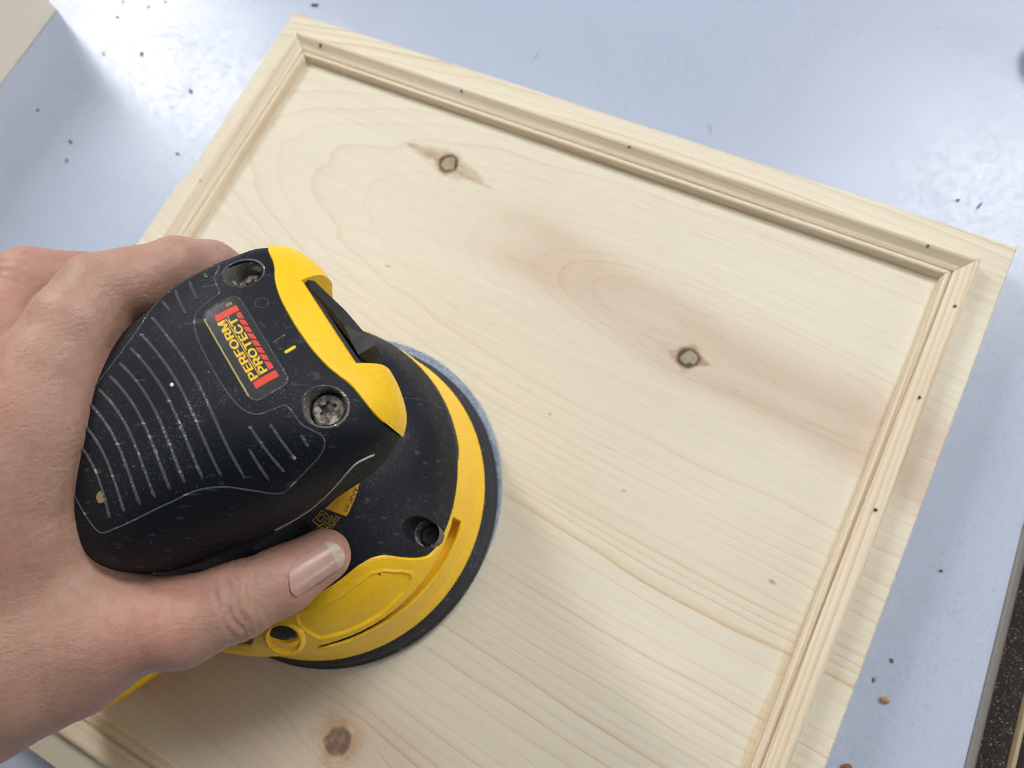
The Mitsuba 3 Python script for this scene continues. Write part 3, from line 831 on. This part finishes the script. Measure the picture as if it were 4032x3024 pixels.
add(S + "palm_grip__outline", tube(drape(full, 0.03), 0.24, 8, 0.9), "dusty_line", local=True, smooth=50, label="fine raised outline round the ribbed area")

# the label plate
LC, LW, LH = np.array([-0.8, 25.4]), 14.4, 4.75


def lab(u, v):
    """Label coordinates: u along the reading direction, v up the letters; the label reads from the sander's right to its left."""
    return np.stack([LC[0] - np.asarray(u), LC[1] - np.asarray(v)], -1)


rb = Polygon([(-LW, -LH), (LW, -LH), (LW, LH), (-LW, LH)]).buffer(-2.2).buffer(2.2, quad_segs=8)
gx, gy = np.meshgrid(np.linspace(-LW, LW, 60), np.linspace(-LH, LH, 24), indexing="ij")
ringp = resample(np.array(rb.exterior.coords), 0.5)
rad = np.linspace(0, 1, 14)
P = np.array([[[*lab(q[0] * k, q[1] * k), 0] for k in rad] for q in ringp])
P[..., 2] = head_top(P[..., 0], P[..., 1]) + 0.10
add(S + "palm_grip__label", grid(P), "label_black", local=True, smooth=True, label="small black label reading PERFORM PROTECT in yellow with red bars")
rl = lab(ringp[:, 0], ringp[:, 1])
add(S + "palm_grip__label_frame", tube(drape(np.vstack([rl, rl[:1]]), 0.05), 0.26, 8, 0.9), "dusty_line", local=True, smooth=50)
back = [q for q in zip(np.linspace(-LW + 1.8, LW - 1.8, 50), np.full(50, LH + 0.05))]
back = lab(*np.array(back).T)
principled("print_pale_yellow", (0.42, 0.37, 0.12), 0.6, 0.3)
add(S + "palm_grip__label_edge", tube(drape(back, 0.13), 0.24, 8), "print_pale_yellow", local=True, smooth=50, label="yellow worn edge line of the label")


def on_label(mesh, u0, u1, v0, v1, lift=0.14):
    v = np.array(mesh.vertices)
    lo, hi = v.min(0), v.max(0)
    u = u0 + (v[:, 0] - lo[0]) / (hi[0] - lo[0]) * (u1 - u0)
    w = v0 + (v[:, 1] - lo[1]) / (hi[1] - lo[1]) * (v1 - v0)
    xy = lab(u, w)
    z = head_top(xy[:, 0], xy[:, 1]) + lift + 0.05 * (v[:, 2] > (lo[2] + hi[2]) / 2)
    return np.c_[xy, z], mesh.faces


def heavy(text):
    """Heavy print: the lettering with its strokes thickened."""
    m = meshkit.text_mesh(text, 2, 0.05, True)
    ms = []
    for k_, (dx, dy) in enumerate(((0, 0), (0.06, 0.0), (-0.06, 0.0))):
        ms.append((m.vertices + [dx, dy, 0.004 * k_], m.faces))
    v_, f_ = merge(*ms)
    return trimesh.Trimesh(v_, f_, process=False)


def slab(pts):
    m = trimesh.creation.extrude_polygon(Polygon(pts), 0.05, engine="earcut")
    return m.subdivide_to_size(1.6)


add(S + "palm_grip__lettering", on_label(heavy("PERFORM"), -9.2, 9.3, 0.72, 2.7), "print_yellow", local=True, label="yellow word PERFORM")
add(S + "palm_grip__lettering", on_label(heavy("PROTECT"), -8.9, 8.7, -1.85, 0.08), "print_yellow", local=True, label="yellow word PROTECT")
add(S + "palm_grip__lettering", on_label(meshkit.text_mesh("TM", 2, 0.05), 8.8, 9.5, -0.45, -0.1), "print_yellow", local=True)
add(S + "palm_grip__lettering", on_label(meshkit.text_mesh("ID", 2, 0.05), 12.2, 13.1, -2.6, -1.3), "print_yellow", local=True, label="tiny yellow letters ID")
add(S + "palm_grip__lettering", on_label(slab([(0, 0), (1, 0), (1, 1), (0, 1)]).subdivide_to_size(0.2), -9.0, 9.2, 0.28, 0.46), "print_yellow", local=True, label="yellow line between the two words")
for u in (-10.6, 10.6):
    add(S + "palm_grip__red_bar", on_label(slab([(0, 0), (1, 0), (1, 6), (0, 6)]), u - 0.95, u + 0.95, -3.3, 2.5), "print_red", local=True)
for k in range(8):
    u = -8.9 + k * 2.25
    q = [(u, -3.3), (u + 1.75, -3.3), (u + 1.75 + 1.0, -2.15), (u + 1.0, -2.15)]
    if k == 0:
        q = [(u, -3.3), (u + 1.75, -3.3), (u + 2.75, -2.15), (u, -2.15)]
    if k == 7:
        q = [(u, -3.3), (u + 2.4, -3.3), (u + 2.4, -2.2), (u + 1.0, -2.15)]
    q = np.array(q)
    add(S + "palm_grip__red_stripe", on_label(slab(q), q[:, 0].min(), q[:, 0].max(), -3.3, -2.15), "print_red", local=True)

# switch marks: a raised ring, a faint bar and a yellow bar
g = np.linspace(0, 2 * np.pi, 40)
add(S + "palm_grip__off_mark", tube(drape(np.c_[-10 + 1.5 * np.cos(g), 33.9 + 1.5 * np.sin(g)], 0.02), 0.17, 6), "dusty_line", local=True, smooth=50, label="raised ring, the off mark")
add(S + "palm_grip__worn_mark", tube(drape(np.c_[np.linspace(1.8, 1.0, 12), np.linspace(31.2, 35, 12)], -0.04), 0.22, 6), "dusty_line", local=True, smooth=50)
principled("print_lemon", (0.75, 0.58, 0.02), 0.5, 0.4)
add(S + "palm_grip__on_mark", tube(drape(np.c_[np.linspace(5.7, 5.2, 12), np.linspace(32.4, 35.3, 12)], 0.0), 0.48, 8, 0.5), "print_lemon", local=True, smooth=50, label="short yellow bar, the on mark")
# a seam round the side of the grip, white with dust
seam = np.array([(33.9, 35.2, 123.2), (34.1, 33.5, 124.9), (34.0, 31.0, 125.6), (33.9, 27.5, 123.9), (33.45, 22.5, 119.8), (32.6, 16.5, 115.0), (31.7, 11.0, 111.6), (30.6, 5, 109.5), (29.4, 0, 108.0)])
add(S + "palm_grip__seam", tube(resample(seam, 0.5), 0.26, 8), "dust_pale", local=True, smooth=50, label="pale dusty parting line on the side of the grip")
# fleck of ochre paint and a white grain on the ribs
fl = blob((0, 0, 0), (1.5, 1.15, 0.16), 3, 3, 0.3)
add(S + "palm_grip__paint_fleck", (fl[0] + [6.9, -23.6, float(head_top(6.9, -23.6)) + 0.35], fl[1]), "paint_fleck", local=True, smooth=True, label="dried ochre fleck on the ribs")
scene["paint_fleck"] = {"type": "twosided", "bsdf": {"type": "principled", "base_color": rgb(0.20, 0.155, 0.07), "roughness": 0.8, "specular": 0.2}}
fl = blob((0, 0, 0), (0.5, 0.45, 0.3), 5, 2, 0.2)
add(S + "palm_grip__white_grain", (fl[0] + [-2.3, 6.6, float(head_top(-2.3, 6.6)) + 0.2], fl[1]), "white_grain", local=True, label="single white grain on the ribs")
scene["white_grain"] = {"type": "diffuse", "reflectance": rgb(0.85, 0.85, 0.85)}
rng = np.random.default_rng(3)
gr = []
while len(gr) < 150:
    x, y = rng.uniform(-30, 32), rng.uniform(-34, 41)
    th = math.atan2(x, y - 4)
    if math.hypot(x, y - 4) > 0.93 * float(RHO(th)) or y > float(np.interp(x, bx, byc)) - 0.6:
        continue
    s = rng.uniform(0.035, 0.09) * (1.8 if rng.random() < 0.06 else 1)
    o = trimesh.creation.icosahedron()
    gr.append((o.vertices * s + [x, y, float(head_top(x, y)) + s * 0.4], o.faces))
add(S + "palm_grip__dust_grain", merge(*gr), "dust_pale", local=True, label="pale dust grains on the black grip", kind="stuff")

# the rocker switch in its recess
base = hull([(-15, 43.4, 131.4), (16.5, 43.4, 131.2), (-14, 43.4, 118), (15, 43.4, 118), (-14.6, 45.2, 131.0), (16.2, 45.4, 130.8), (-12, 46.2, 118), (13, 46.2, 118)])
add(S + "switch_surround__switch", base, "switch_plastic", local=True, label="black rocker switch in the yellow surround")
rock = hull([(-14.4, 44.6, 131.3), (-12.6, 46.9, 130.6), (-12.4, 46.6, 120), (-6, 48.2, 130.8), (0, 49.4, 130.6), (8.6, 50.3, 129.6), (9.4, 46.2, 130.8), (-9, 45.6, 120), (0, 48.6, 119), (8.6, 49.4, 118.5), (9.4, 46, 118), (-2, 46.6, 131.9), (4, 47.2, 131.9)])
add(S + "switch_surround__rocker", rock, "switch_plastic", local=True)
ridge = hull([(8.0, 46.4, 131.2), (12.6, 46.0, 131.0), (8.4, 51.0, 129.6), (12.2, 50.8, 129.2), (8.4, 50.2, 119), (12.2, 50, 119), (8, 46, 119), (12.6, 46, 119)])
add(S + "switch_surround__rocker_ridge", ridge, "switch_plastic", local=True)

# rating label on the neck: yellow field beside a black one with small print

def on_neck(t, z, lift=0.14):
    r = float(dome_r(z)) + lift
    return [r * math.sin(math.radians(t)), r * math.cos(math.radians(t)), z]


def neck_patch(A, Bq, C, D, n=24, lift=0.14):
    """Patch between the corners (angle, height) A-B (one end) and D-C (the other)."""
    A, Bq, C, D = map(np.array, (A, Bq, C, D))
    P = np.array([[on_neck(*((1 - s) * ((1 - t) * A + t * D) + s * ((1 - t) * Bq + t * C)), lift) for s in np.linspace(0, 1, 8)] for t in np.linspace(0, 1, n)])
    return grid(P)


NL = S + "motor_housing__"
add(NL + "rating_label", neck_patch((43.3, 87.0), (44.4, 86.1), (66.3, 85.6), (69.0, 89.4)), "label_yellow", local=True, smooth=True, label="yellow half of the rating label, partly under the grip")
add(NL + "rating_label", neck_patch((69.0, 89.4), (66.3, 85.6), (86, 85.9), (90, 90.5)), "label_black", local=True, smooth=True, label="black half of the rating label with yellow marks, next to the thumb")


def neck_text(text, t0, t1, z0, z1, mat, bold=True):
    m = meshkit.text_mesh(text, 2, 0.05, bold)
    v = np.array(m.vertices)
    lo, hi = v.min(0), v.max(0)
    t = t0 + (v[:, 0] - lo[0]) / (hi[0] - lo[0]) * (t1 - t0)
    z = z0 + (v[:, 1] - lo[1]) / (hi[1] - lo[1]) * (z1 - z0)
    P = np.array([on_neck(a, b, 0.2) for a, b in zip(t, z)])
    add(NL + "lettering", (P, m.faces), mat, local=True)


neck_text("DFJPVV", 64.5, 51.0, 86.0, 86.6, "label_black")
neck_text("5  US", 80, 70.0, 87.3, 87.7, "print_ochre")
neck_text("LISTED E14", 82, 68.6, 86.8, 87.15, "print_ochre")
neck_text("IND.CONT.EQ 10A", 83, 68.2, 86.3, 86.65, "print_ochre")
for a0, a1, z0, z1 in ((71.0, 79.0, 88.0, 89.9), (72.6, 76.6, 88.45, 89.4)):
    q = [(a0, z0), (a1, z0), (a1, z1), (a0, z1), (a0, z0)]
    p = np.array([on_neck(*r, 0.2) for r in resample(np.array(q, float), 0.4)])
    add(NL + "double_square", tube(p, 0.14, 6), "print_ochre", local=True)
g = np.linspace(0, 2 * np.pi, 30)
add(NL + "approval_ring", tube(np.array([on_neck(79 + 2.6 * math.cos(a), 87.4 + 0.75 * math.sin(a), 0.2) for a in g]), 0.1, 6), "print_ochre", local=True)
neck_text("UL", 80.4, 77.6, 87.1, 87.7, "print_ochre")
# scrapes of pale dirt on the housing
for t, z, a in ((79, 77.5, 1.3), (77.5, 74.5, 1.6)):
    s = blob((0, 0, 0), (0.5, 1.5, 0.12), int(t), 2, 0.35)
    R = trimesh.transformations.euler_matrix(0, 0, a, "sxyz")[:3, :3]
    n_ = np.array(on_neck(t, z, 0)) / float(dome_r(z))
    tilt_m = trimesh.transformations.rotation_matrix(math.radians(38), np.cross([0, 0, 1], [n_[0], n_[1], 0]))[:3, :3]
    add(NL + "dirt_scrape", (s[0] @ R.T @ tilt_m.T + on_neck(t, z, 0.05), s[1]), "dirt_brown", local=True, smooth=True)
scene["dirt_brown"] = {"type": "diffuse", "reflectance": rgb(0.13, 0.105, 0.085)}

# ---------------------------------------------------------------- the hand: one continuous skin over a posed skeleton (sander millimetres, joint radius)
FINGERS = {
    "index": [(-19.7, -39.9, 130.0, 15.0), (-25.9, -28.0, 133.0, 14.0), (-31.7, -18.5, 135.0, 13.0), (-38.0, -10.1, 135.5, 11.5), (-44.6, -2.2, 133.5, 10.4), (-43.4, 6.0, 131.0, 9.4),
              (-43.3, 17.4, 127.0, 8.0), (-42.6, 23.9, 120.0, 7.2), (-41.9, 27.0, 110.0, 6.5)],
    "middle": [(-42.5, -44.7, 128.0, 13.0), (-56.8, -31.9, 127.0, 11.0), (-69.3, -21.6, 124.0, 10.2), (-58, 5, 108.0, 8.5), (-45, 18, 98.0, 7.5)],
    "ring": [(-49.8, -63.1, 120.0, 12.0), (-79.7, -46.7, 112.0, 9.8), (-62, -16, 97.0, 8.3), (-46, -2, 90.0, 7.3)],
    "little": [(-49.9, -85.0, 110.0, 11.0), (-81.3, -72.2, 100.0, 8.8), (-66, -44, 88.0, 7.5), (-50, -30, 84.0, 6.6)],
    "thumb": [(11.4, -72.6, 112.0, 16.5), (24.4, -49.2, 109.3, 13.5), (35.0, -33.0, 107.0, 11.4), (38.5, -17.8, 104.5, 10.0), (39.6, -7.0, 100.2, 8.9), (39.2, 4.6, 95.8, 7.5)],
}
PALM = [
    [(-28.1, -25.1, 133.0, 12.0), (-19.2, -30.8, 132.5, 11.8), (-13, -40.0, 131.0, 11.0), (-7.2, -46, 127.5, 11.2), (-0.5, -50.5, 121.0, 11.0), (6.5, -56, 114.0, 10.5)],
    [(-25.9, -28.0, 133.0, 14.0), (-12, -58, 122.0, 17.0), (12.7, -76.9, 114.0, 19.0)],
    [(-42.5, -44.7, 128.0, 13.0), (-28.5, -51.9, 126.0, 14.0), (-5.8, -76.8, 118.0, 18.0), (12.8, -96.7, 111.0, 21.0)],
    [(-49.8, -63.1, 120.0, 12.0), (-29.5, -73.3, 116.0, 14.0), (0, -98, 110, 19)],
    [(-49.9, -85.0, 110.0, 11.0), (-24, -90, 106, 15), (4, -108, 104, 18)],
    [(26, -61, 106, 15.3), (17.6, -74, 107, 19.4), (12.6, -92, 107, 21.4), (10, -118, 108, 23.6), (20, -190, 110, 28), (32, -335, 122, 35)],
    [(0, -98, 110, 19), (-4, -121, 108, 22), (6, -190, 106, 26), (20, -335, 118, 33)],
    [(-13.8, -41.4, 130.0, 11.0), (-8.3, -59.3, 122.0, 17.0)],
    [(-0.5, -50.5, 121.0, 11.0), (10.4, -71.6, 112.0, 17.0)],
    [(6.5, -55, 114.0, 11.3), (24.4, -49.2, 109.3, 12.3)],
]


def cone(p, a, b):
    """Signed distance to a capsule whose radius runs from one joint's to the next's."""
    a, b = np.array(a, np.float32), np.array(b, np.float32)
    ab = b[:3] - a[:3]
    h = np.clip(((p - a[:3]) @ ab) / (ab @ ab), 0, 1)
    return np.linalg.norm(p - a[:3] - h[:, None] * ab, axis=1) - (a[3] + h * (b[3] - a[3]))


def smin(a, b, k):
    h = np.clip(0.5 + 0.5 * (b - a) / k, 0, 1)
    return b + (a - b) * h - k * h * (1 - h)


def hand_sdf(p):
    d = None
    for ch in PALM:
        for a, b in zip(ch, ch[1:]):
            q = cone(p, a, b)
            d = q if d is None else smin(d, q, 9.0)
    for nm, ch in FINGERS.items():
        f = None
        for a, b in zip(ch, ch[1:]):
            q = cone(p, a, b)
            f = q if f is None else smin(f, q, 2.5)
        d = smin(d, f, 5.0 if nm != "thumb" else 7.0)
    return d


def surface_nets(fn, lo, hi, h):
    """A closed quad surface of fn = 0 on a grid of step h, evaluated only near the surface."""
    lo, hi = np.asarray(lo, float), np.asarray(hi, float)
    n = np.ceil((hi - lo) / h).astype(int) + 1
    ax = [lo[k] + h * np.arange(n[k]) for k in range(3)]
    c = 4
    ca = [a_[::c] for a_ in ax]
    G = np.stack(np.meshgrid(*ca, indexing="ij"), -1).reshape(-1, 3).astype(np.float32)
    co = fn(G).reshape([len(a_) for a_ in ca])
    from scipy.ndimage import zoom, map_coordinates
    idx = np.stack(np.meshgrid(*[np.arange(k) / c for k in n], indexing="ij"), 0).reshape(3, -1)
    F = map_coordinates(co, idx, order=1, mode="nearest").reshape(n).astype(np.float32)
    near = np.abs(F) < 3.0 * h
    i, j, k = np.nonzero(near)
    F[near] = fn(np.stack([ax[0][i], ax[1][j], ax[2][k]], -1).astype(np.float32))
    s = F < 0
    cell = np.zeros(n - 1, bool)
    alls = np.ones(n - 1, bool)
    for a_ in (0, 1):
        for b_ in (0, 1):
            for c_ in (0, 1):
                q = s[a_:n[0] - 1 + a_, b_:n[1] - 1 + b_, c_:n[2] - 1 + c_]
                cell |= q
                alls &= q
    cell &= ~alls
    ci = np.stack(np.nonzero(cell), -1)
    acc, cnt = np.zeros((len(ci), 3)), np.zeros(len(ci))
    cor = np.array([[a_, b_, c_] for a_ in (0, 1) for b_ in (0, 1) for c_ in (0, 1)])
    for p in range(8):
        for q in range(p + 1, 8):
            if np.abs(cor[p] - cor[q]).sum() == 1:
                A, Bc = ci + cor[p], ci + cor[q]
                fa, fb = F[tuple(A.T)], F[tuple(Bc.T)]
                x = (fa < 0) != (fb < 0)
                t = fa / np.where(x, fa - fb, 1)
                acc += np.where(x[:, None], A + t[:, None] * (Bc - A), 0)
                cnt += x
    V = lo + h * acc / cnt[:, None]
    vid = -np.ones(n - 1, int)
    vid[tuple(ci.T)] = np.arange(len(ci))
    faces = []
    for k in range(3):
        u, v = [(1, 2), (2, 0), (0, 1)][k]
        e = np.zeros(3, int)
        e[k] = 1
        sl0 = [slice(None)] * 3
        sl1 = [slice(None)] * 3
        sl0[k], sl1[k] = slice(0, -1), slice(1, None)
        x = s[tuple(sl0)] != s[tuple(sl1)]
        I = np.stack(np.nonzero(x), -1)
        ok = (I[:, u] > 0) & (I[:, v] > 0) & (I[:, u] < n[u] - 1) & (I[:, v] < n[v] - 1)
        I = I[ok]
        du, dv = np.zeros(3, int), np.zeros(3, int)
        du[u], dv[v] = 1, 1
        q = np.stack([vid[tuple((I - du - dv).T)], vid[tuple((I - dv).T)], vid[tuple(I.T)], vid[tuple((I - du).T)]], -1)
        inside = s[tuple(I.T)]
        q = np.where(inside[:, None], q, q[:, ::-1])
        faces.append(q)
    q = np.vstack(faces)
    return V, np.vstack([q[:, [0, 1, 2]], q[:, [0, 2, 3]]])


HV, HF = surface_nets(hand_sdf, (-112, -372, 62), (72, 48, 166), 0.95)
hm = trimesh.Trimesh(HV, HF, process=False)
trimesh.smoothing.filter_taubin(hm, iterations=12)
HV = np.array(hm.vertices)


def crease(V, N, c, axis, offs, depth, reach, width=0.55):
    """Skin creases across a joint: shallow furrows square to axis, fading with distance from c."""
    ax_ = np.array(axis, float) / np.linalg.norm(axis)
    d = V - np.array(c, float)
    t = d @ ax_
    side = np.linalg.norm(d - t[:, None] * ax_, axis=1)
    k = np.zeros(len(V))
    for j, (o, w) in enumerate(offs):
        wig = 1.1 * (meshkit.noise(V * 0.22 + 7.0 * j + o) - 0.5) * 2
        k += w * np.exp(-((t - o + wig) / width) ** 2)
    return V - N * (depth * k * np.exp(-(side / reach) ** 4))[:, None]


N = np.array(hm.vertex_normals)
HV = crease(HV, N, (39.5, -15.0, 112), (0.25, 1, -0.25), [(-3.6, 0.7), (-1.2, 1.0), (1.0, 0.9), (3.4, 0.7), (5.4, 0.4)], 0.8, 13, 0.45)
HV = crease(HV, N, (30.0, -38.0, 115), (0.55, 0.8, 0), [(-4, 0.6), (0, 0.7), (4, 0.5)], 0.45, 11, 0.7)
HV = crease(HV, N, (-50.5, -5.5, 141), (-0.2, 0.9, 0.1), [(-3.5, 0.6), (-1.4, 0.9), (0.8, 1.0), (2.8, 0.7)], 0.32, 8)
HV = crease(HV, N, (-44, 15.5, 134), (0.1, 1, -0.3), [(-1, 0.6), (1.0, 0.7)], 0.22, 8)
HV = crease(HV, N, (-70, -23, 131), (-0.7, 0.7, 0), [(-3, 0.7), (-0.6, 1.0), (2, 0.8)], 0.35, 8)
# fine relief of the skin
HV = HV + N * (0.2 * (meshkit.fbm(HV * 0.13, 2, 4) - 0.5) + 0.06 * (meshkit.fbm(HV * 0.8, 2, 9) - 0.5))[:, None]
add("person__hand", (HV, HF), "skin", local=True, smooth=True)
tag("person", "bare left hand reaching in from the left, gripping the palm sander with the thumb forward", "person")

# thumb nail: a curved plate with a paler free edge
A, Bn, T1, T2 = (np.array(q) for q in ((40.2, -1.0, 108.4), (46.4, -3.9, 107.2), (38.6, 10.2, 102.0), (44.6, 9.8, 99.2)))
nn = np.cross(Bn - A, T1 - A)
nn = nn / np.linalg.norm(nn) * (1 if nn[2] > 0 else -1)


def nail_plate(t0, t1, lift):
    S_, Tt = np.linspace(0, 1, 22), np.linspace(t0, t1, 26)
    P = np.zeros((26, 22, 3))
    for i_, t in enumerate(Tt):
        for j_, s in enumerate(S_):
            c_ = 0.5 - 0.5 * abs(2 * s - 1) ** 2.2
            tt = t
            if t0 == 0.0:                                   # rounded lunula end
                tt = t + (1 - t / t1) * 0.13 * (abs(2 * s - 1) ** 2.5 - 0.3)
            else:                                           # gently rounded free edge
                tt = t - (t - t0) / (t1 - t0) * 0.13 * abs(2 * s - 1) ** 2.5
            w = 0.585 + (s - 0.5) * (1.27 - 0.06 * tt)
            P[i_, j_] = (1 - tt) * ((1 - w) * A + w * Bn) + tt * ((1 - w) * T1 + w * T2) + nn * (lift + 3.0 * c_ - 1.1 + 0.5 * tt * (1 - tt) * 4 * 0.5)
    top = grid(P)
    bot = grid(P - nn * 0.5, flip=True)
    edge = np.concatenate([P[0, :], P[1:, -1], P[-1, -2::-1], P[-2:0:-1, 0]])
    rimm = grid(np.stack([edge, edge - nn * 0.5], 1), closed_u=True)
    return merge(top, bot, rimm)


add("person__hand__thumb_nail", nail_plate(0.0, 0.86, 0.25), "nail", local=True, smooth=50, label="pink thumb nail")
add("person__hand__thumb_nail_tip", nail_plate(0.86, 1.06, 0.27), "nail_tip", local=True, smooth=50, label="pale free edge of the thumb nail")
